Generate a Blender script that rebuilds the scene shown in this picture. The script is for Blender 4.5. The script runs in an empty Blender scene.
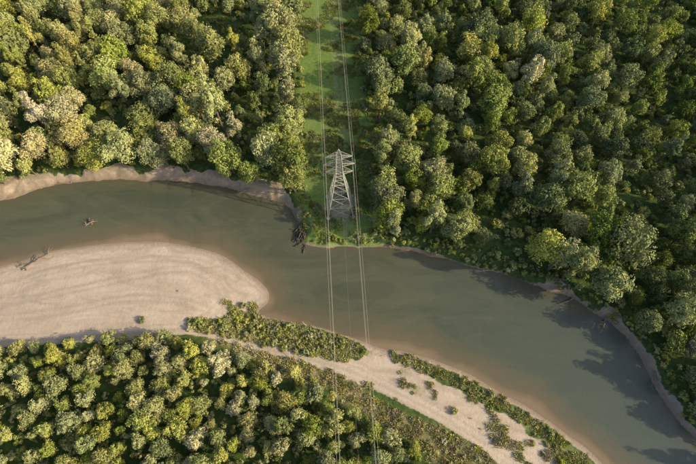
import bpy, math, random
import numpy as np
from mathutils import Vector, Matrix
random.seed(7); rng=np.random.default_rng(7)
H=120.0; P=math.radians(62); sp,cp=math.sin(P),math.cos(P)
def G(u,v,z=0.0):
    """survey-plan point -> metres east/north at level z"""
    t=(232-v)/464.0; s=(u-348)/464.0
    k=(H-z)/(sp-t*cp)
    return (s*k,(cp+t*sp)*k)
def GL(pts,z=0.0): return np.array([G(u,v,z) for u,v in pts])
scene=bpy.context.scene
def link(o): scene.collection.objects.link(o); return o

# ---------------- noise / geometry helpers ----------------
class VN:
    def __init__(s,seed): s.t=np.random.default_rng(seed).random((256,256))
    def n(s,x,y):
        xi=np.floor(x).astype(int); yi=np.floor(y).astype(int); fx=x-xi; fy=y-yi
        fx=fx*fx*(3-2*fx); fy=fy*fy*(3-2*fy)
        a=s.t[xi%256,yi%256]; b=s.t[(xi+1)%256,yi%256]; c=s.t[xi%256,(yi+1)%256]; d=s.t[(xi+1)%256,(yi+1)%256]
        return (a*(1-fx)+b*fx)*(1-fy)+(c*(1-fx)+d*fx)*fy
    def fbm(s,x,y,sc,o=4):
        r=0;am=.5
        for i in range(o):
            r=r+am*(s.n(x/sc+17.3*i,y/sc+5.1*i)-.5)*2; sc/=2.03; am*=.5
        return r
N1=VN(1);N2=VN(2);N3=VN(3)
def smooth(pts,n=5):
    p=np.array(pts,float); out=[]
    for i in range(len(p)-1):
        p0=p[max(i-1,0)];p1=p[i];p2=p[i+1];p3=p[min(i+2,len(p)-1)]
        for k in range(n):
            t=k/n
            out.append(.5*((2*p1)+(-p0+p2)*t+(2*p0-5*p1+4*p2-p3)*t*t+(-p0+3*p1-3*p2+p3)*t**3))
    out.append(p[-1]); return np.array(out)
def dist_line(X,Y,L):
    best=np.full(X.shape,1e9)
    for a,b in zip(L[:-1],L[1:]):
        d=b-a; l=max(d@d,1e-9)
        t=np.clip(((X-a[0])*d[0]+(Y-a[1])*d[1])/l,0,1)
        q=(X-a[0]-t*d[0])**2+(Y-a[1]-t*d[1])**2
        best=np.minimum(best,q)
    return np.sqrt(best)
def inside(X,Y,L):
    r=np.zeros(X.shape,bool); n=len(L)
    for i in range(n):
        x1,y1=L[i];x2,y2=L[(i+1)%n]
        if y1==y2: continue
        c=((y1>Y)!=(y2>Y))&(X<(x2-x1)*(Y-y1)/(y2-y1)+x1)
        r^=c
    return r
def sdpoly(X,Y,L):
    d=dist_line(X,Y,np.vstack([L,L[:1]])); return np.where(inside(X,Y,L),d,-d)
def sst(a,b,x):
    t=np.clip((x-a)/(b-a),0,1); return t*t*(3-2*t)

# ---------------- river plan ----------------
north=smooth(GL([(-420,330),(-220,262),(-90,222),(0,200),(30,192),(60,186),(90,182),(130,179),(170,181),(200,184),(235,191),(265,197),(285,205),(296,216),(300,232),(305,244),(330,247),(370,248),(400,250),(420,254),(455,263),(490,271),(520,281),(555,292),(580,303),(600,316),(618,331),(630,345),(642,365),(654,385),(667,405),(680,425),(696,440),(735,490),(800,600)]))
south=smooth(GL([(-420,440),(-220,345),(-90,292),(0,267),(20,262),(40,255),(60,250),(100,245),(140,242),(170,243),(200,248),(225,258),(245,270),(260,281),(268,292),(267,303),(258,311),(266,317),(290,322),(330,331),(360,341),(385,349),(410,353),(440,363),(470,375),(500,392),(530,410),(560,430),(585,448),(605,466),(650,510),(720,620)]))
river=np.vstack([north,south[::-1]])
sandbar=GL([(-300,370),(-80,350),(0,342),(60,338),(120,334),(180,331),(212,324),(232,306),(262,317),(285,290),(240,240),(140,225),(0,245),(-80,265),(-300,340)],1)
sand2=GL([(336,357),(380,357),(400,368),(430,380),(465,393),(500,412),(535,440),(565,464),(600,520),(540,520),(508,470),(474,438),(435,418),(403,405),(365,386),(338,372)],1)
road=smooth(GL([(-300,395),(-80,352),(0,342),(60,339),(120,334),(180,330),(212,333),(245,341),(270,349),(300,357),(335,366),(365,377),(400,394),(440,415),(480,440),(520,466),(560,510)],1))
drygr=GL([(215,336),(270,352),(335,370),(365,392),(400,412),(440,428),(480,450),(510,480),(450,480),(420,450),(380,425),(340,395),(290,376),(240,356)],1)
strip=GL([(236,312),(262,319),(300,325),(340,335),(366,351),(345,360),(300,353),(262,344),(225,335),(190,328),(190,319),(222,321)],1)
band=GL([(384,351),(410,355),(440,366),(470,379),(500,396),(530,414),(560,434),(592,462),(620,500),(600,500),(575,468),(545,443),(515,417),(485,399),(455,383),(425,371),(395,360)],1)
PX,PY=-2.3,71.0
LS=-0.062
def corr_x(y): return PX+LS*(y-PY)

def terrain(X,Y):
    wob=N1.fbm(X,Y,9,4)*1.3
    ins=inside(X,Y,river)
    dN=dist_line(X,Y,north); dS=dist_line(X,Y,south)
    isN=(dN<dS)
    d=np.where(ins,-np.minimum(dN,dS),np.minimum(dN,dS))
    dd=d+wob*np.where(isN,1.0,.45)*np.clip(1-np.abs(d)/12,0,1)
    hN=2.0*sst(0,3.6,dd+N2.fbm(X,Y,3,3)*1.5)+.25*sst(3,20,dd)
    hS=.05*np.clip(dd,0,14)+.5*sst(2,25,dd)+.35*sst(10,30,dd)
    h=np.where(isN,hN,hS)+N2.fbm(X,Y,14,4)*.22*sst(1,8,dd)
    bed=np.where(isN,dd*.5,dd*.15)
    z=np.where(dd>0,h+.02,np.maximum(bed,-2.2))
    return z,dd,isN,ins,dN,dS

def axis(a,b,st,far):
    c=list(np.arange(a,b+st/2,st)); s=st; x=a; lo=[]
    while x>-far: s*=1.25; x-=s; lo.append(x)
    s=st; x=c[-1]; hi=[]
    while x<far: s*=1.25; x+=s; hi.append(x)
    return np.array(lo[::-1]+c+hi)
def grid_mesh(name,xs,ys,Z):
    nx,ny=len(xs),len(ys)
    X,Y=np.meshgrid(xs,ys)
    co=np.stack([X,Y,Z],-1).reshape(-1,3).astype(np.float32)
    i=np.arange(nx*ny).reshape(ny,nx)
    f=np.stack([i[:-1,:-1],i[:-1,1:],i[1:,1:],i[1:,:-1]],-1).reshape(-1,4)
    return raw_mesh(name,co,f)
def raw_mesh(name,co,f,smoothf=True):
    me=bpy.data.meshes.new(name); nf,k=f.shape
    me.vertices.add(len(co)); me.vertices.foreach_set('co',np.ascontiguousarray(co,dtype=np.float32).ravel())
    me.loops.add(nf*k); me.loops.foreach_set('vertex_index',f.astype(np.int32).ravel())
    me.polygons.add(nf); me.polygons.foreach_set('loop_start',(np.arange(nf)*k).astype(np.int32))
    me.polygons.foreach_set('loop_total',np.full(nf,k,np.int32))
    me.polygons.foreach_set('use_smooth',np.full(nf,smoothf,bool))
    me.update(calc_edges=True); return me
def addattr(me,name,arr,dom='POINT'):
    a=me.attributes.new(name,'FLOAT',dom); a.data.foreach_set('value',arr.astype(np.float32).ravel())

# ---------------- node helper ----------------
def newmat(name):
    m=bpy.data.materials.new(name); m.use_nodes=True; nt=m.node_tree
    b=nt.nodes.get('Principled BSDF'); return m,nt,b
def nd(nt,t,**k):
    n=nt.nodes.new(t)
    for a,v in k.items(): setattr(n,a,v)
    return n
def mixc(nt,fac,a,b,mode='MIX'):
    m=nd(nt,'ShaderNodeMix',data_type='RGBA',blend_type=mode)
    for s,val in ((m.inputs[0],fac),(m.inputs[6],a),(m.inputs[7],b)):
        if isinstance(val,bpy.types.NodeSocket): nt.links.new(val,s)
        elif isinstance(val,(int,float)): s.default_value=val
        else: s.default_value=(*val,1)
    return m.outputs[2]
def mth(nt,op,a,b=0.0,c=None):
    m=nd(nt,'ShaderNodeMath',operation=op)
    for s,val in zip(m.inputs,(a,b,c)):
        if val is None: continue
        if isinstance(val,bpy.types.NodeSocket): nt.links.new(val,s)
        else: s.default_value=val
    return m.outputs[0]
def noise(nt,scale,detail=5,rough=.6,vec=None,dist=0):
    n=nd(nt,'ShaderNodeTexNoise'); n.inputs['Scale'].default_value=scale; n.inputs['Detail'].default_value=detail
    n.inputs['Roughness'].default_value=rough; n.inputs['Distortion'].default_value=dist
    if vec is not None: nt.links.new(vec,n.inputs['Vector'])
    return n.outputs['Fac']
def mrange(nt,v,a,b,c=0,d=1):
    n=nd(nt,'ShaderNodeMapRange'); nt.links.new(v,n.inputs[0])
    for i,x in enumerate((a,b,c,d)): n.inputs[i+1].default_value=x
    return n.outputs[0]
def attr(nt,name,typ='GEOMETRY'):
    n=nd(nt,'ShaderNodeAttribute',attribute_name=name,attribute_type=typ); return n.outputs['Fac']
def pos(nt): return nd(nt,'ShaderNodeNewGeometry').outputs['Position']

# ---------------- ground ----------------
xs=axis(-150,150,.55,2500); ys=axis(-20,200,.55,2500)
X,Y=np.meshgrid(xs,ys)
Z,DD,ISN,INS,dN,dS=terrain(X,Y)
land=DD>0
nz=N3.fbm(X,Y,8,5); nz2=N2.fbm(X,Y,3,4)
sb=sst(-1.2,1.2,sdpoly(X,Y,sandbar)+nz*2.2)
s2=sst(-1.0,1.0,sdpoly(X,Y,sand2)+nz*3.2+nz2*1.2)
xr=G(545,290)[0]; wN=np.where((X>=-14)&(X<xr),.6+nz*1.6,np.where(X<-14,4.0+nz*3.6+nz2*1.6,1.9+nz*3.8))
bN=sst(.8,-.8,DD-wN)*ISN
bS=sst(.6,-.6,DD-(1.3+nz*1.4))*(~ISN)
sand=np.clip(np.maximum.reduce([sb*(~ISN),s2*(~ISN),bN,bS]),0,1)
dR=dist_line(X,Y,road); rd=sst(2.0,1.3,dR+nz*.5)
rut=np.exp(-((dR-.85)/.5)**2)
dry=sst(-2,2,sdpoly(X,Y,drygr)+nz*3)
sg=sst(.12,.32,N3.fbm(X,Y,5,3))*s2*(dR>1.6)
vg=np.maximum(sst(-1,1,sdpoly(X,Y,strip)+nz*2),sst(-1,1,sdpoly(X,Y,band)+nz*2))
cg=np.maximum(sst(14,11,np.abs(X-corr_x(Y))+nz*1.5)*ISN,vg*.8*(~ISN))
dry=np.maximum(dry,vg*.4)
pad=.8*sst(5.0,3.2,np.hypot((X-PX)*.9,Y-PY+.8)+nz*3)
trk=np.exp(-((np.abs(X-corr_x(Y)-2.2)-.9)/.5)**2)*cg*ISN*sst(.0,.5,N1.fbm(X,Y,20,2)+.35)
tr1=smooth(GL([(-60,300),(20,300),(80,288),(140,275),(185,268),(215,282),(222,300),(205,318)],1)); tr2=smooth(GL([(-40,322),(60,312),(120,300),(170,300),(215,312)],1)); tr3=smooth(GL([(30,275),(90,262),(150,258),(200,262),(235,278)],1))
wt=np.zeros_like(X)
for L in (tr1,tr2,tr3): wt=np.maximum(wt,np.exp(-((dist_line(X,Y,L)-.9)/.42)**2))
wt=wt*sb
Z=Z-.07*rut*rd*land-.02*wt
me=grid_mesh('ground',xs,ys,Z)
for n,a in (('sand',sand),('road',rd),('rut',rut*rd),('dry',dry),('corr',cg),('pad',np.maximum(pad,trk*.45)),('shore',DD),('wt',wt),('sg',sg),('earth',bN)): addattr(me,n,a)
ground=link(bpy.data.objects.new('ground',me))
m,nt,b=newmat('ground_mat'); p=pos(nt)
n1=noise(nt,.9,6,.65,p); n2=noise(nt,.12,5,.6,p); n3=noise(nt,5,4,.7,p)
forest=mixc(nt,mrange(nt,n1,.35,.65),(.04,.065,.02),(.09,.14,.035))
grass=mixc(nt,mrange(nt,n1,.35,.68),(.12,.19,.045),(.20,.30,.075))
grass=mixc(nt,mrange(nt,n2,.45,.7,0,.7),grass,(.21,.28,.09))
grass=mixc(nt,mrange(nt,n3,.4,.7,0,.4),grass,(.10,.155,.04))
dryc=mixc(nt,mrange(nt,n1,.38,.62),(.17,.18,.07),(.32,.27,.15))
sc1=mixc(nt,mrange(nt,n2,.35,.65),(.53,.435,.345),(.64,.54,.445))
mp=nd(nt,'ShaderNodeMapping'); nt.links.new(p,mp.inputs[0]); mp.inputs['Rotation'].default_value=(0,0,.12); mp.inputs['Scale'].default_value=(.08,.3,1)
st=noise(nt,1.0,8,.75,mp.outputs[0],1.0)
sc1=mixc(nt,mrange(nt,st,.44,.64,0,.9),sc1,(.44,.36,.285))
sc1=mixc(nt,mrange(nt,n3,.3,.75,0,.5),sc1,(.37,.31,.25))
sh=attr(nt,'shore')
wv=mth(nt,'SINE',mth(nt,'ADD',mth(nt,'MULTIPLY',sh,1.7),mth(nt,'MULTIPLY',n2,9)))
sc1=mixc(nt,mth(nt,'MULTIPLY',mrange(nt,wv,.2,1),mrange(nt,sh,3,14,.5,0.15)),sc1,(.35,.285,.22))
sc1=mixc(nt,mth(nt,'MULTIPLY',attr(nt,'wt'),.5),sc1,(.35,.29,.23))
sc1=mixc(nt,mth(nt,'MULTIPLY',attr(nt,'sg'),mrange(nt,n1,.35,.6,0,.7)),sc1,(.19,.19,.08))
sc1=mixc(nt,mth(nt,'MULTIPLY',attr(nt,'earth'),mrange(nt,n1,.35,.62,.25,.9)),sc1,(.27,.215,.15))
wet=mrange(nt,mth(nt,'ADD',sh,mth(nt,'MULTIPLY',n1,1.2)),.9,2.4,1,0)
sc1=mixc(nt,mth(nt,'MULTIPLY',wet,.7),sc1,(.21,.16,.11))
c=mixc(nt,attr(nt,'corr'),forest,grass)
c=mixc(nt,attr(nt,'dry'),c,dryc)
padf=mth(nt,'MULTIPLY',attr(nt,'pad'),mrange(nt,n1,.3,.5))
c=mixc(nt,padf,c,mixc(nt,n3,(.26,.23,.17),(.38,.33,.26)))
brk=mth(nt,'ADD',attr(nt,'sand'),mth(nt,'MULTIPLY',mth(nt,'SUBTRACT',n1,.5),1.1))
c=mixc(nt,mrange(nt,brk,.35,.6),c,sc1)
rc=mixc(nt,mrange(nt,n1,.3,.7),(.38,.31,.24),(.46,.39,.31))
rc=mixc(nt,mth(nt,'MULTIPLY',attr(nt,'rut'),.6),rc,(.62,.54,.45))
rb=mth(nt,'ADD',attr(nt,'road'),mth(nt,'MULTIPLY',mth(nt,'SUBTRACT',n1,.5),.8))
c=mixc(nt,mrange(nt,rb,.35,.65,0,.9),c,rc)
nt.links.new(c,b.inputs['Base Color']); b.inputs['Roughness'].default_value=.95; b.inputs['Specular IOR Level'].default_value=.15
bp=nd(nt,'ShaderNodeBump'); bp.inputs['Strength'].default_value=.8; bp.inputs['Distance'].default_value=.18
nt.links.new(mth(nt,'ADD',n1,mth(nt,'MULTIPLY',n3,.4)),bp.inputs['Height']); nt.links.new(bp.outputs[0],b.inputs['Normal'])
me.materials.append(m)

# ---------------- water ----------------
xw=np.arange(-420,421,1.2); yw=np.arange(-120,241,1.2)
Xw,Yw=np.meshgrid(xw,yw)
insw=inside(Xw,Yw,river); a1=dist_line(Xw,Yw,north); a2=dist_line(Xw,Yw,south)
mw=grid_mesh('river_water',xw,yw,np.zeros_like(Xw))
wz=N1.fbm(Xw,Yw,12,4)
addattr(mw,'dn',np.where(insw,a1,-a1)+wz*1.5); addattr(mw,'ds',np.where(insw|(a1<a2),a2,-a2)+wz*4)
river_o=link(bpy.data.objects.new('river_water',mw))
m,nt,b=newmat('water_mat'); p=pos(nt)
mp=nd(nt,'ShaderNodeMapping'); nt.links.new(p,mp.inputs[0]); mp.inputs['Rotation'].default_value=(0,0,.35); mp.inputs['Scale'].default_value=(.03,.09,1)
w1=noise(nt,1,7,.7,mp.outputs[0],1.8)
c=mixc(nt,mrange(nt,w1,.35,.65),(.070,.082,.054),(.108,.114,.076))
xg=nd(nt,'ShaderNodeSeparateXYZ'); nt.links.new(p,xg.inputs[0])
c=mixc(nt,mrange(nt,xg.outputs[0],10,80,0,.8),c,(.086,.114,.104))
c=mixc(nt,mrange(nt,attr(nt,'dn'),4,0,0,.6),c,(.12,.105,.07))
c=mixc(nt,mrange(nt,attr(nt,'ds'),9,.5,0,.85),c,(.165,.13,.08))
c=mixc(nt,mrange(nt,attr(nt,'ds'),2.2,.2,0,.8),c,(.25,.19,.13))
nt.links.new(c,b.inputs['Base Color']); b.inputs['Roughness'].default_value=.16; b.inputs['IOR'].default_value=1.33
bp=nd(nt,'ShaderNodeBump'); bp.inputs['Strength'].default_value=.4; bp.inputs['Distance'].default_value=.09
nt.links.new(noise(nt,1.3,4,.6,p,.5),bp.inputs['Height']); nt.links.new(bp.outputs[0],b.inputs['Normal'])
mw.materials.append(m)

# ---------------- foliage materials ----------------
def leafmat(name,base=0.0,inst=True):
    m=bpy.data.materials.new(name); m.use_nodes=True; nt=m.node_tree; nt.nodes.clear()
    out=nd(nt,'ShaderNodeOutputMaterial')
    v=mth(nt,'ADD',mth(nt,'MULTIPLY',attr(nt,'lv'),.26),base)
    if inst: v=mth(nt,'ADD',v,attr(nt,'tint','INSTANCER'))
    oi=nd(nt,'ShaderNodeObjectInfo'); v=mth(nt,'ADD',v,mth(nt,'MULTIPLY',mth(nt,'SUBTRACT',oi.outputs['Random'],.5),.16))
    r=nd(nt,'ShaderNodeValToRGB'); nt.links.new(v,r.inputs[0]); e=r.color_ramp.elements
    data=[(0,(.085,.135,.038)),(.25,(.165,.225,.052)),(.5,(.295,.335,.075)),(.7,(.42,.41,.115)),(.85,(.48,.44,.18)),(1,(.46,.38,.21))]
    e[0].position=0;e[0].color=(*data[0][1],1);e[1].position=1;e[1].color=(*data[-1][1],1)
    for q,cc in data[1:-1]:
        x=e.new(q); x.color=(*cc,1)
    hs=nd(nt,'ShaderNodeHueSaturation'); nt.links.new(r.outputs[0],hs.inputs['Color'])
    oi2=mrange(nt,mth(nt,'FRACT',mth(nt,'MULTIPLY',oi.outputs['Random'],37.7)),0,1,.65,1.05); nt.links.new(oi2,hs.inputs['Saturation'])
    oi3=mrange(nt,mth(nt,'FRACT',mth(nt,'MULTIPLY',oi.outputs['Random'],91.3)),0,1,.72,1.22); nt.links.new(oi3,hs.inputs['Value'])
    d=nd(nt,'ShaderNodeBsdfDiffuse')
    nt.links.new(hs.outputs[0],d.inputs[0]); nt.links.new(d.outputs[0],out.inputs[0])
    return m
LEAF=leafmat('leaf_mat')
LEAF_SOLO=leafmat('leaf_solo_mat',.40,False)
BARK,nt,b=newmat('bark_mat'); b.inputs['Roughness'].default_value=.9
nt.links.new(mixc(nt,noise(nt,3,5,.7),(.08,.06,.045),(.2,.17,.13)),b.inputs['Base Color'])
DRIFT,nt,b=newmat('driftwood_mat'); b.inputs['Roughness'].default_value=.9
nt.links.new(mixc(nt,noise(nt,4,5,.7),(.14,.105,.08),(.32,.26,.21)),b.inputs['Base Color'])

# ---------------- mesh part builders ----------------
def tube(pts,rad,n=6):
    pts=[Vector(p) for p in pts]; co=[];f=[]
    for i,q in enumerate(pts):
        d=(pts[min(i+1,len(pts)-1)]-pts[max(i-1,0)]).normalized()
        a=d.cross(Vector((0.3,0.9,0.2))).normalized(); c=d.cross(a)
        for k in range(n):
            an=2*math.pi*k/n; co.append(q+(a*math.cos(an)+c*math.sin(an))*rad[i])
    for i in range(len(pts)-1):
        for k in range(n):
            f.append((i*n+k,i*n+(k+1)%n,(i+1)*n+(k+1)%n,(i+1)*n+k))
    return np.array(co),np.array(f)
def leaves(cent,rad,n,size,up=.35,aspect=1.5,shell=(.72,1.08),lv_l=None,cull=None):
    w=rad**2; w=w/w.sum(); idx=rng.choice(len(rad),n,p=w)
    d=rng.normal(size=(n,3)); d[:,2]+=up; d/=np.linalg.norm(d,axis=1)[:,None]
    r=rad[idx]*rng.uniform(shell[0],shell[1],n)
    c=cent[idx]+d*r[:,None]
    if cull is not None:      # drop leaves buried deep inside the crown
        keep=np.ones(n,bool)
        for (cc,rr,rz) in cull:
            q=((c[:,0]-cc[0])/rr)**2+((c[:,1]-cc[1])/rr)**2+((c[:,2]-cc[2])/rz)**2
            keep&=q>.42
        c=c[keep];d=d[keep];idx=idx[keep];n=len(idx)
    nr=d+rng.normal(size=(n,3))*.3; nr/=np.linalg.norm(nr,axis=1)[:,None]
    tv=np.cross(nr,rng.normal(size=(n,3))); tv/=np.linalg.norm(tv,axis=1)[:,None]
    bv=np.cross(nr,tv); s=size*rng.uniform(.6,1.3,n)[:,None]
    tv=tv*s*.5*aspect; bv=bv*s*.5
    co=np.stack([c-tv,c-bv*.9+tv*.1,c+tv,c+bv*.9+tv*.1],1).reshape(-1,3)
    f=np.arange(4*n).reshape(n,4)
    lv=lv_l[idx]*.6+rng.random(n)*.4
    return co,f,np.repeat(lv,4)
def blob(c,rr,rz):
    n=7; k=9; co=[];f=[]
    for i in range(n):
        ph=math.pi*(i+.5)/n
        for j in range(k):
            a=2*math.pi*j/k; q=1+random.uniform(-.12,.12)
            co.append((c[0]+rr*q*math.sin(ph)*math.cos(a),c[1]+rr*q*math.sin(ph)*math.sin(a),c[2]+rz*q*math.cos(ph)))
    for i in range(n-1):
        for j in range(k): f.append((i*k+j,(i+1)*k+j,(i+1)*k+(j+1)%k,i*k+(j+1)%k))
    return np.array(co),np.array(f)
def assemble(name,parts):
    co=[];f=[];lv=[];mi=[];o=0
    for c,ff,l,mm in parts:
        co.append(c); f.append(ff+o); o+=len(c); lv.append(l if l is not None else np.zeros(len(c))); mi.append(np.full(len(ff),mm))
    me=raw_mesh(name,np.vstack(co),np.vstack(f),False); addattr(me,'lv',np.concatenate(lv))
    me.materials.append(LEAF); me.materials.append(BARK)
    me.polygons.foreach_set('material_index',np.concatenate(mi).astype(np.int32)); return me
def make_tree(name,R,Ht,cb,nsub,nleaf,size,taper=0.0,lob=(.16,.34)):
    cents=[];rads=[];lvl=[];parts=[]
    hc=(Ht+cb)/2; Rz=(Ht-cb)/2
    subs=[((0,0,hc),R*.66,Rz)]
    for i in range(nsub):
        a=2*math.pi*(i+random.random()*.9)/nsub; q=R*random.uniform(.35,.78)
        z=hc+Rz*random.uniform(-.5,.5); rr=R*random.uniform(.3,.56)*(1-taper*(z-cb)/(Ht-cb))
        subs.append(((q*math.cos(a),q*math.sin(a),z),rr,rr*random.uniform(.8,1.35)))
    for (c,rr,rz) in subs:
        n=int(9+24*(rr/R))
        tone=random.random()
        for k in range(n):
            d=rng.normal(size=3); d[2]+=.35; d/=np.linalg.norm(d)
            q=rng.uniform(.66,1.06); z=c[2]+d[2]*rz*q
            tp=1-taper*max(0,(z-cb)/(Ht-cb))
            cents.append((c[0]+d[0]*rr*q*tp,c[1]+d[1]*rr*q*tp,z))
            rads.append(R*rng.uniform(*lob)); lvl.append(.5*tone+.5*random.random())
    cents=np.array(cents);rads=np.array(rads)
    cl=[((c[0],c[1],c[2]),rr*(1-taper*.8),rz) for c,rr,rz in subs]
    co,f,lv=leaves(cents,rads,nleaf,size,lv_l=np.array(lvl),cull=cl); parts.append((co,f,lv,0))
    for c,rr,rz in cl:   # solid ray-blocking core added inside each sub-crown, in the darkest leaf tone
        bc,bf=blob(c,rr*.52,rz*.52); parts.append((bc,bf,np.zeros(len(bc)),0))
    r0=.018*Ht+.04
    lean=Vector((random.uniform(-.4,.4),random.uniform(-.4,.4),0))
    tp=[Vector((0,0,-.4)),Vector((0,0,Ht*.25))+lean*.3,Vector((0,0,Ht*.55))+lean,Vector((0,0,Ht*.88))+lean]
    c,f=tube(tp,[r0*1.2,r0*.85,r0*.55,r0*.12],7); parts.append((c,f,None,1))
    for s in subs[1:]:
        st=tp[1].lerp(tp[2],random.uniform(.2,.9)); e=Vector(s[0])
        mid=st.lerp(e,.5)+Vector((0,0,-.05*Ht))
        c,f=tube([st,mid,e,e+Vector((0,0,s[1]*.7))],[r0*.4,r0*.3,r0*.18,r0*.05],5); parts.append((c,f,None,1))
    return assemble(name,parts)
def make_shrub(name,R,Ht,nleaf,size):
    n=random.randint(8,13); ce=[];ra=[];lv=[]
    for k in range(n):
        a=random.random()*6.28;q=R*math.sqrt(random.random())*.85; rr=R*random.uniform(.18,.42)
        ce.append((q*math.cos(a),q*math.sin(a),max(rr*.5,Ht*(1-.6*(q/R)**2)*random.uniform(.55,.95)-rr*.5))); ra.append(rr); lv.append(random.random())
    co,f,l=leaves(np.array(ce),np.array(ra),nleaf,size,lv_l=np.array(lv)); parts=[(co,f,l,0)]
    for c in ce[:6]:
        t,ff=tube([(0,0,-.1),(c[0]*.5,c[1]*.5,c[2]*.6),c],[.05,.03,.012],4); parts.append((t,ff,None,1))
    return assemble(name,parts)
def make_tuft(name,R,Ht,n):
    a=rng.random(n)*6.283;q=R*np.sqrt(rng.random(n)); x=q*np.cos(a);y=q*np.sin(a)
    h=Ht*rng.uniform(.5,1.1,n); w=rng.uniform(.04,.1,n); b2=rng.random(n)*6.283
    dx=np.cos(b2)*w;dy=np.sin(b2)*w; lx=rng.normal(size=n)*.6*h;ly=rng.normal(size=n)*.6*h
    z0=np.zeros(n)-.03
    co=np.stack([np.stack([x-dx,y-dy,z0],1),np.stack([x+dx,y+dy,z0],1),np.stack([x+lx+dx*.5,y+ly+dy*.5,h],1),np.stack([x+lx-dx*.5,y+ly-dy*.5,h],1)],1).reshape(-1,3)
    return assemble(name,[(co,np.arange(4*n).reshape(n,4),np.repeat(rng.random(n),4),0)])
def make_coll(name,meshes):
    c=bpy.data.collections.new(name)
    for i,me in enumerate(meshes):
        o=bpy.data.objects.new('%s_variant_%02d'%(name,i),me); c.objects.link(o)
    return c
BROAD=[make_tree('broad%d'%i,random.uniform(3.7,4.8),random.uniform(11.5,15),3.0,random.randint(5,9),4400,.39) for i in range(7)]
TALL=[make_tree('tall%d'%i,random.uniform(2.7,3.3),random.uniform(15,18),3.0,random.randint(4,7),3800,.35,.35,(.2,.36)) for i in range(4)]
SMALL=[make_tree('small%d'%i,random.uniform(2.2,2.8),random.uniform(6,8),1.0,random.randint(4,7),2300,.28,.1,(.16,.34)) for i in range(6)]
nBR,nTL,nSM=7,4,6
SHR=[make_shrub('shrub%d'%i,random.uniform(1.2,1.7),random.uniform(1.5,2.4),480,.24) for i in range(6)]
TUF=[make_tuft('tuft%d'%i,.8,random.uniform(.3,.55),110) for i in range(4)]
C_forest=make_coll('forest_kinds',BROAD+TALL+SMALL)
C_shrub=make_coll('shrub_kinds',SHR); C_tuft=make_coll('tuft_kinds',TUF)

# ---------------- scatter ----------------
class Hash:
    def __init__(s,cell): s.c=cell; s.d={}
    def ok(s,x,y,r):
        k=int(math.ceil(r/s.c)); i,j=int(x//s.c),int(y//s.c)
        for a in range(i-k,i+k+1):
            for b_ in range(j-k,j+k+1):
                for (u,v,w) in s.d.get((a,b_),()):
                    if (u-x)**2+(v-y)**2<r*r: return False
        return True
    def add(s,x,y,w=0): s.d.setdefault((int(x//s.c),int(y//s.c)),[]).append((x,y,w))
def scatter(poly,tries,spacing,hsh,cond=None,avoid=None):
    lo=poly.min(0);hi=poly.max(0)
    x=rng.uniform(lo[0],hi[0],tries);y=rng.uniform(lo[1],hi[1],tries)
    k=inside(x,y,poly); x=x[k];y=y[k]
    z,dd,_,_,_,_=terrain(x,y); k=dd>.7; x=x[k];y=y[k];z=z[k];dd=dd[k]
    if cond is not None:
        k=cond(x,y,dd); x=x[k];y=y[k];z=z[k]
    out=[]
    for a,b_,c in zip(x,y,z):
        if avoid is not None and not avoid[0].ok(a,b_,avoid[1]): continue
        if hsh.ok(a,b_,spacing): hsh.add(a,b_); out.append((a,b_,c))
    return np.array(out).reshape(-1,3)
def instancer(name,coll,P_,idx,scl,tint,tilt=.06):
    n=len(P_)
    me=bpy.data.meshes.new(name); me.vertices.add(n); me.vertices.foreach_set('co',np.ascontiguousarray(P_,dtype=np.float32).ravel())
    a=me.attributes.new('idx','INT','POINT'); a.data.foreach_set('value',np.array(idx,np.int32))
    rot=np.stack([rng.normal(size=n)*tilt,rng.normal(size=n)*tilt,rng.random(n)*6.283],1).astype(np.float32)
    a=me.attributes.new('rot','FLOAT_VECTOR','POINT'); a.data.foreach_set('vector',rot.ravel())
    scl=np.array(scl); s3=np.stack([scl,scl*rng.uniform(.85,1.15,n),scl*rng.uniform(.88,1.15,n)],1).astype(np.float32)
    a=me.attributes.new('scl','FLOAT_VECTOR','POINT'); a.data.foreach_set('vector',s3.ravel())
    addattr(me,'tint',np.array(tint))
    o=link(bpy.data.objects.new(name,me))
    ng=bpy.data.node_groups.new(name+'_gn','GeometryNodeTree')
    ng.interface.new_socket('Geometry',in_out='INPUT',socket_type='NodeSocketGeometry')
    ng.interface.new_socket('Geometry',in_out='OUTPUT',socket_type='NodeSocketGeometry')
    gi=ng.nodes.new('NodeGroupInput');go=ng.nodes.new('NodeGroupOutput')
    ci=ng.nodes.new('GeometryNodeCollectionInfo'); ci.inputs['Collection'].default_value=coll
    ci.inputs['Separate Children'].default_value=True; ci.inputs['Reset Children'].default_value=True
    ip=ng.nodes.new('GeometryNodeInstanceOnPoints'); ip.inputs['Pick Instance'].default_value=True
    L=ng.links
    L.new(gi.outputs[0],ip.inputs['Points']); L.new(ci.outputs[0],ip.inputs['Instance'])
    def na(nm,t):
        q=ng.nodes.new('GeometryNodeInputNamedAttribute'); q.data_type=t; q.inputs['Name'].default_value=nm
        return [s for s in q.outputs if s.enabled and s.name=='Attribute'][0]
    L.new(na('idx','INT'),ip.inputs['Instance Index']); L.new(na('scl','FLOAT_VECTOR'),ip.inputs['Scale'])
    er=ng.nodes.new('FunctionNodeEulerToRotation'); L.new(na('rot','FLOAT_VECTOR'),er.inputs[0]); L.new(er.outputs[0],ip.inputs['Rotation'])
    L.new(ip.outputs[0],go.inputs[0])
    md=o.modifiers.new('scatter','NODES'); md.node_group=ng
    return o
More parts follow.
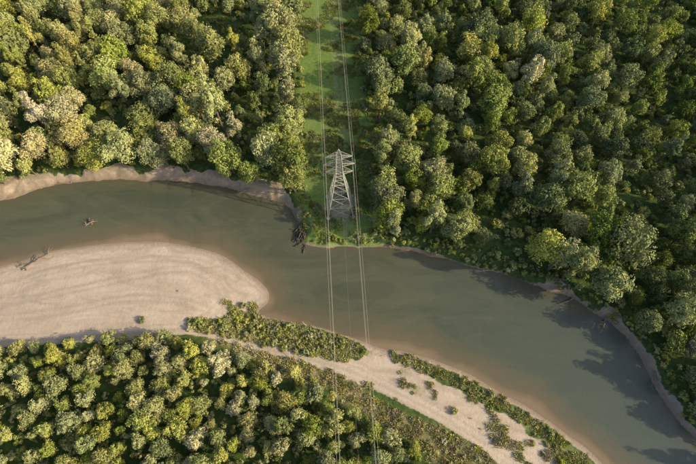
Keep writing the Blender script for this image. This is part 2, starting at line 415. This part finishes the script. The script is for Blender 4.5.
NF=GL([(-330,-95),(1020,-95),(1020,640),(800,600),(735,480),(708,445),(688,415),(676,385),(660,350),(640,327),(615,312),(590,297),(560,283),(520,273),(490,266),(455,257),(420,249),(400,245),(370,243),(330,243),(308,240),(302,225),(292,202),(265,189),(235,180),(200,171),(130,166),(60,172),(0,187),(-90,208),(-330,270)],2)
SF=GL([(-330,400),(-80,362),(0,349),(60,344),(110,341),(170,339),(215,349),(250,360),(300,376),(335,392),(355,410),(395,435),(435,458),(470,490),(500,560),(-330,640)],1)
xcut=G(560,285)[0]
glades=[(*G(u,v,2),r) for u,v,r in [(225,35,13),(180,55,7),(115,135,8),(35,110,7),(515,245,11),(480,230,7),(405,120,7),(565,60,7),(455,50,6),(640,210,9),(250,130,6),(660,5,12),(15,8,9)]]
def glade(x,y,g=0):
    k=np.ones(x.shape,bool); n=N2.fbm(x,y,10,3)*5
    for gx,gy,r in glades: k&=(np.hypot(x-gx,y-gy)+n>r+g)
    return k
def condN(m):
    def f(x,y,dd):
        off=np.abs(x-corr_x(y))
        k=(off>m+N2.fbm(x,y,12,3)*1.3)
        belt=2.5+np.where((x>corr_x(y))&(x<xcut),3.5+3*N1.fbm(x,y,18,2),0)+np.where(x<-14,1.0,0)
        return k&(dd>belt)
    return f
h=Hash(4.0)
gap=lambda x,y:N3.fbm(x,y,26,3)
vis=lambda x,y:(np.abs(x)<.76*np.hypot(y,H)+np.where(x>0,40,18))
A=scatter(NF,26000,6.3,h,lambda x,y,dd:condN(13.6)(x,y,dd)&(gap(x,y)>-.30)&(y<205)&vis(x,y)&glade(x,y))
B=scatter(NF,36000,4.3,h,lambda x,y,dd:condN(12.4)(x,y,dd)&(y<185)&(dd>3.5)&(np.abs(x)<.76*np.hypot(y,H)+12)&glade(x,y,-2))
C=scatter(SF,16000,3.3,h,lambda x,y,dd:(y>-16)&(np.abs(x)<105))
def zone(P_):
    x,y=P_[:,0],P_[:,1]; return N1.fbm(x,y,38,2),N2.fbm(x,y,22,2)
za,zb=zone(A)
nA=len(A)
idxA=np.where(rng.random(nA)<.72,rng.integers(0,nBR,nA),rng.integers(nBR,nBR+nTL,nA))
left=(A[:,0]<corr_x(A[:,1]))
sA=rng.uniform(.66,1.16,nA)*(1+.2*za); sA=np.where(left,sA*1.02,sA*.92); sA=np.where((A[:,0]>70)&(A[:,1]<150),sA*.80,sA)
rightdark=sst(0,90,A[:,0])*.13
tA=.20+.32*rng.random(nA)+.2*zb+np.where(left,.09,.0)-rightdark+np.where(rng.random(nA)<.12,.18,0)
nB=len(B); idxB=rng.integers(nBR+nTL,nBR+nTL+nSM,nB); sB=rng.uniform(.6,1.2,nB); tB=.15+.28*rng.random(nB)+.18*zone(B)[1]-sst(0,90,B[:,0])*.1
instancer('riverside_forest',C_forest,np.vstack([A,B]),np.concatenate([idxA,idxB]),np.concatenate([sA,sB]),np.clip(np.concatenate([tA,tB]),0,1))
nC=len(C); sC=rng.uniform(.5,1.08,nC); tC=.30+.28*rng.random(nC)+.22*zone(C)[1]
instancer('willow_thicket',C_forest,C,rng.integers(nBR+nTL,nBR+nTL+nSM,nC),sC,tC)

# shrubs
hs_=Hash(2.0)
U=scatter(NF,45000,2.4,hs_,lambda x,y,dd:(np.abs(x-corr_x(y))>10.0+N2.fbm(x,y,9,3)*2)&(y<175)&(dd>1.6+np.where(x<-14,1.6+2.5*N3.fbm(x,y,7,2),0))&(np.abs(x)<.76*np.hypot(y,H)),(h,2.0))
S1=scatter(strip,4500,1.1,hs_,lambda x,y,dd:N3.fbm(x,y,6,3)>-.2)
S2=scatter(band,3500,1.1,hs_,lambda x,y,dd:N3.fbm(x,y,5,3)>-.05)
S3=scatter(drygr,3500,2.0,hs_,lambda x,y,dd:(N2.fbm(x,y,6,3)>.0)&(dist_line(x,y,road)>2.2))
sa2=GL([(470,415),(545,464),(600,530),(480,530),(440,430)],1)
S4=scatter(sa2,900,1.2,hs_,lambda x,y,dd:(N1.fbm(x,y,5,3)>.28)&(dist_line(x,y,road)>1.8))
S5=scatter(SF,9000,2.6,hs_,lambda x,y,dd:(y>-8)&(np.abs(x)<100),(h,1.6))
nb=GL([(302,243),(330,243),(370,243),(400,245),(455,257),(520,273),(565,287),(570,280),(520,262),(455,244),(400,232),(372,232),(330,238),(308,238)],2)
S6=scatter(nb,2500,1.4,hs_,lambda x,y,dd:np.hypot(x-PX,y-PY)>5.5)
rb_=GL([(560,288),(600,306),(628,326),(650,352),(668,385),(682,412),(700,438),(700,425),(676,385),(655,345),(628,318),(590,295)],1.5)
S7=scatter(rb_,1500,1.3,hs_,lambda x,y,dd:(dd>1.2)&(N2.fbm(x,y,4,2)>-.1))
allS=[(U,.22,.3,.6,1.4),(S1,.33,.26,.25,.8),(S2,.31,.25,.2,.65),(S3,.5,.25,.25,.6),(S4,.45,.3,.12,.3),(S5,.28,.25,.7,1.2),(S6,.32,.22,.3,.75),(S7,.3,.3,.3,.8)]
Ps=np.vstack([a[0] for a in allS]); ts=np.concatenate([a[1]+a[2]*rng.random(len(a[0])) for a in allS]); ss=np.concatenate([rng.uniform(a[3],a[4],len(a[0])) for a in allS])
instancer('undergrowth_shrubs',C_shrub,Ps,rng.integers(0,6,len(Ps)),ss,ts)
# grass
hg=Hash(1.0)
cpoly=np.array([(corr_x(60)-12,60),(corr_x(60)+12,60),(corr_x(185)+13,185),(corr_x(185)-13,185)])
g1=scatter(cpoly,12000,1.0,hg,lambda x,y,dd:(np.hypot(x-PX,y-PY)>4.0+N1.fbm(x,y,3,2)*2)&(N3.fbm(x,y,6,3)>.05))
g2=scatter(drygr,7000,.9,hg,lambda x,y,dd:dist_line(x,y,road)>1.3)
g3=scatter(strip,4000,.85,hg); g4=scatter(band,4000,.85,hg)
g5=scatter(sand2,2500,.8,hg,lambda x,y,dd:(N3.fbm(x,y,5,3)>.18)&(dist_line(x,y,road)>1.3))
tip=GL([(222,302),(250,299),(262,308),(258,315),(230,314)],1)
g6=scatter(tip,1200,.7,hg,lambda x,y,dd:N2.fbm(x,y,3,2)>-.1)
gl=[(g1,.22,.2),(g2,.55,.3),(g3,.42,.3),(g4,.40,.3),(g5,.5,.3),(g6,.45,.2)]
Pg=np.vstack([a[0] for a in gl]); tg=np.concatenate([a[1]+a[2]*rng.random(len(a[0])) for a in gl])
instancer('meadow_grass',C_tuft,Pg,rng.integers(0,4,len(Pg)),rng.uniform(.5,1.3,len(Pg)),tg,.02)

# individually standing trees and shrubs
def gz(x,y):
    z=terrain(np.array([x]),np.array([y]))[0]; return float(z[0])
def solo(name,me,u,v,s,z=1.5,rot=None):
    x,y=G(u,v,z); o=link(bpy.data.objects.new(name,me)); o.location=(x,y,gz(x,y)-.05); o.scale=(s,s,s); o.rotation_euler=(0,0,random.random()*6.28 if rot is None else rot)
    o.material_slots[0].link='OBJECT'; o.material_slots[0].material=LEAF_SOLO; return o
for i,(u,v,s,k) in enumerate([(288,52,1.1,'T'),(286,84,1.15,'B'),(290,112,1.0,'T'),(292,140,1.05,'B'),(296,170,.95,'T'),(295,192,.85,'B'),(385,210,.9,'B'),(392,235,.85,'T'),(133,164,.6,'T'),(385,160,.9,'T'),(612,258,1.1,'B'),(596,292,1.0,'B'),(548,270,1.1,'T'),(561,279,1.1,'T'),(538,262,1.0,'B'),(430,232,1.0,'T'),(450,240,.95,'B')]):
    solo('broadleaf_tree',(TALL if k=='T' else BROAD)[i%4],u,v,s,2)
for i,(u,v,s) in enumerate([(143,321,.75),(200,323,.8),(206,322,.6),(224,327,.9),(243,305,.7),(455,411,.7),(612,318,.9),(22,268,.3),(178,291,.22),(560,462,.8)]):
    solo('willow_shrub',SHR[i%5],u,v,s,1)

# ---------------- pylon ----------------
STEEL,nt,b=newmat('galvanised_steel'); b.inputs['Metallic'].default_value=.1; b.inputs['Roughness'].default_value=.6
nt.links.new(mixc(nt,noise(nt,2,4,.6),(.36,.36,.32),(.50,.49,.44)),b.inputs['Base Color'])
CONC,nt,b=newmat('concrete'); b.inputs['Roughness'].default_value=.9
nt.links.new(mixc(nt,noise(nt,2,4,.6),(.32,.31,.28),(.46,.44,.40)),b.inputs['Base Color'])
INSU,nt,b=newmat('insulator_glass'); b.inputs['Roughness'].default_value=.2
nt.links.new(mixc(nt,noise(nt,2,4,.6),(.10,.14,.12),(.18,.22,.18)),b.inputs['Base Color'])
def bar(p,q,w): return tube([p,q],[w*.78,w*.78],4)
TH=27.5
def half(z):
    return 3.7+(0.95-3.7)*min(z/17.0,1) if z<17.0 else .95-.35*(z-17.0)/(TH-17.0-1.5)
bars=[]
lev=[0,4.4,8.2,11.2,13.7,15.6,17.0,18.6,20.2,21.6,23.0,24.2,25.3]
cs=[(-1,-1),(1,-1),(1,1),(-1,1)]
for a,b2 in zip(lev[:-1],lev[1:]):
    ha,hb=half(a),half(b2)
    for i in range(4):
        c0=cs[i];c1=cs[(i+1)%4]
        A0=(c0[0]*ha,c0[1]*ha,a);A1=(c0[0]*hb,c0[1]*hb,b2);B0=(c1[0]*ha,c1[1]*ha,a);B1=(c1[0]*hb,c1[1]*hb,b2)
        w=.10 if a<17 else .07
        bars.append(bar(A0,A1,w+.05)); bars.append(bar(A0,B1,w*.7)); bars.append(bar(B0,A1,w*.7)); bars.append(bar(A1,B1,w*.75))
for i in range(4): bars.append(bar((cs[i][0]*half(25.3),cs[i][1]*half(25.3),25.3),(0,0,TH),.07))
armz=[(18.0,3.6),(21.3,4.1),(24.4,3.4)]
for z,ln in armz:
    hw=half(z)
    for sx in (-1,1):
        tip_=(sx*ln,0,z)
        for sy in (-1,1):
            r0=(sx*hw,sy*hw,z); r1=(sx*half(z+1.2),sy*half(z+1.2),z+1.2)
            bars.append(bar(r0,tip_,.09)); bars.append(bar(r1,tip_,.07))
            for k in (.25,.5,.75):
                lp=lambda p_,q_,t:tuple(p_[j]+(q_[j]-p_[j])*t for j in range(3))
                bars.append(bar(lp(r0,tip_,k),lp(r1,tip_,k),.04)); bars.append(bar(lp(r0,tip_,k),lp(r1,tip_,k-.25),.035))
            bars.append(bar((sx*(hw+(ln-hw)*.33),sy*hw*.67,z),(sx*(hw+(ln-hw)*.6),-sy*hw*.4,z),.035))
            bars.append(bar((sx*(hw+(ln-hw)*.33),sy*hw*.67,z),(sx*(hw+(ln-hw)*.0),-sy*hw,z),.035))
def join(parts,name,mat,sm=False):
    co=[];f=[];o=0
    for c,ff in parts: co.append(c);f.append(ff+o);o+=len(c)
    me=raw_mesh(name,np.vstack(co),np.vstack(f),sm); me.materials.append(mat); return me
m_lat=join(bars,'tower_lattice',STEEL)
foot=[]
for c in cs: foot.append(tube([(c[0]*3.7,c[1]*3.7,-1.2),(c[0]*3.7,c[1]*3.7,.3),(c[0]*3.7,c[1]*3.7,.31)],[.7,.6,.01],8))
m_foot=join(foot,'tower_footings',CONC)
ins=[]
for z,ln in armz:
    for sx in (-1,1):
        for sy in (-1,1):
            pts=[];rr=[]
            for k in range(15):
                pts.append((sx*ln,sy*(.15+k*.1),z-.1-.012*k)); rr.append(.15 if k%2 else .05)
            ins.append(tube(pts,rr,8))
        js=[(sx*ln,y_,z-.27-1.1*(1-(y_/1.55)**2)) for y_ in (-1.55,-1,-.4,.4,1,1.55)]
        ins.append(tube(js,[.02]*6,4))
m_ins=join(ins,'insulator_strings',INSU)
ang=math.atan2(-LS,1)
def tower(x,y):
    e=link(bpy.data.objects.new('transmission_tower',None)); e.location=(x,y,gz(x,y)); e.rotation_euler=(0,0,ang)
    for nme,mm in (('lattice',m_lat),('footings',m_foot),('insulators',m_ins)):
        o=link(bpy.data.objects.new(nme,mm)); o.parent=e
    return e
tw=[tower(PX,PY),tower(corr_x(PY+235),PY+235),tower(corr_x(PY-255),PY-255)]
WIRE,nt,b=newmat('aluminium_wire'); b.inputs['Metallic'].default_value=.1; b.inputs['Roughness'].default_value=.6
nt.links.new(mixc(nt,noise(nt,.5,2,.5),(.34,.31,.26),(.46,.43,.38)),b.inputs['Base Color'])
wires=[]
def T(e,l): return Matrix.Translation(e.location)@Matrix.Rotation(ang,4,'Z')@Vector(l)
for a,b2 in ((tw[0],tw[1]),(tw[2],tw[0])):
    for lx,lz,en in [(s*ln,z-.27,1.6) for z,ln in armz for s in (-1,1)]+[(0,TH,0)]:
        p0=T(a,(lx,en,lz));p1=T(b2,(lx,-en,lz)); sag=5.2 if en else 3.6
        pts=[]
        for k in range(41):
            t=k/40; q=p0.lerp(p1,t); q.z-=4*sag*t*(1-t); pts.append(q)
        wires.append(tube(pts,[.022 if en else .006]*41,5))
link(bpy.data.objects.new('power_lines',join(wires,'power_lines',WIRE,True)))

# ---------------- driftwood ----------------
def driftwood(u,v,L,r,rot,nb,z=0.3,lift=.15):
    x,y=G(u,v,z); parts=[]; pts=[];rd_=[]
    for k in range(8):
        t=k/7; pts.append((L*t,.05*L*math.sin(3*t+u),r*.8+lift*math.sin(2.5*t)*2)); rd_.append(r*(1-.75*t))
    parts.append(tube(pts,rd_,8))
    for k in range(6):
        a=k*1.05; parts.append(tube([pts[0],(-r*1.0,math.cos(a)*r*1.8,pts[0][2]+math.sin(a)*r*1.6),(-r*1.6,math.cos(a)*r*3,max(0,pts[0][2]+math.sin(a)*r*2.6))],[r*.6,r*.3,r*.08],5))
    for k in range(nb):
        t=random.uniform(.35,.95); j=int(t*7); s=pts[j]; a=random.uniform(-1.1,1.1); l=L*random.uniform(.15,.38)
        e=(s[0]+l*math.cos(a),s[1]+l*math.sin(a),max(.05,s[2]+random.uniform(-.1,.9)))
        mid=((s[0]+e[0])/2,(s[1]+e[1])/2+.1,(s[2]+e[2])/2+.15)
        parts.append(tube([s,mid,e],[rd_[j]*.6,rd_[j]*.35,.02],5))
    o=link(bpy.data.objects.new('driftwood_log',join(parts,'driftwood_log',DRIFT,True)))
    o.location=(x,y,max(gz(x,y),-.25)); o.rotation_euler=(0,0,rot); return o
driftwood(27,268,7.5,.3,.75,9); driftwood(87,224,3.2,.32,.2,6,0,.3); driftwood(92,224,2.0,.22,2.2,4,0,.25)
driftwood(18,266,4,.18,.2,4)
driftwood(608,317,5,.22,-2.2,7,1); driftwood(655,372,4.5,.2,-2.0,6,1); driftwood(573,297,4,.18,-2.6,5,1)
driftwood(250,190,3.5,.18,3.6,5,.5); driftwood(70,182,4,.18,3.3,5,.5)
WETW,nt,b=newmat('wet_wood'); b.inputs['Roughness'].default_value=.7
nt.links.new(mixc(nt,noise(nt,4,5,.7),(.035,.028,.022),(.13,.10,.075)),b.inputs['Base Color'])
parts=[]
for k in range(60):
    cx,cy=random.gauss(0,1.1),random.gauss(0,2.0); a=random.gauss(1.2,.7); l=random.uniform(1,3.4); zz=random.uniform(0,1.0)*math.exp(-(cx*cx+cy*cy)/6)+.05
    r=random.uniform(.05,.2); dx,dy=math.cos(a)*l/2,math.sin(a)*l/2
    parts.append(tube([(cx-dx,cy-dy,zz),(cx+random.uniform(-.1,.1),cy,zz+.12),(cx+dx,cy+dy,zz+random.uniform(-.2,.4))],[r,r*.8,r*.3],6))
o=link(bpy.data.objects.new('driftwood_pile',join(parts,'driftwood_pile',WETW,True))); x,y=G(303,236,0); o.location=(x,y,0)

# ---------------- light, sky, camera ----------------
EL=math.radians(25); AZ=math.radians(-11)  # AZ from +X toward +Y
w=bpy.data.worlds.new('World'); scene.world=w; w.use_nodes=True; nt=w.node_tree
bg=nt.nodes['Background']; sk=nt.nodes.new('ShaderNodeTexSky'); sk.sky_type='NISHITA'; sk.sun_disc=False
sk.sun_elevation=EL; sk.sun_rotation=math.pi/2-AZ; sk.dust_density=4.0; sk.air_density=.9; nt.links.new(sk.outputs[0],bg.inputs[0]); bg.inputs[1].default_value=.18
sl=bpy.data.lights.new('sun','SUN'); sl.energy=5; sl.angle=math.radians(.6); sl.color=(1,.83,.53)
so=link(bpy.data.objects.new('sun',sl)); d=Vector((-math.cos(EL)*math.cos(AZ),-math.cos(EL)*math.sin(AZ),-math.sin(EL)))
so.rotation_euler=d.to_track_quat('-Z','Y').to_euler()
cam=bpy.data.cameras.new('camera'); cam.lens=24; cam.sensor_width=36; cam.clip_end=6000; cam.clip_start=1
co=link(bpy.data.objects.new('camera',cam)); co.location=(0,0,H); co.rotation_euler=(math.pi/2-P,0,0)
scene.camera=co
scene.view_settings.view_transform='Standard'; scene.view_settings.look='None'; scene.view_settings.exposure=0
print('A',len(A),'B',len(B),'C',len(C),'shr',len(Ps),'grass',len(Pg))
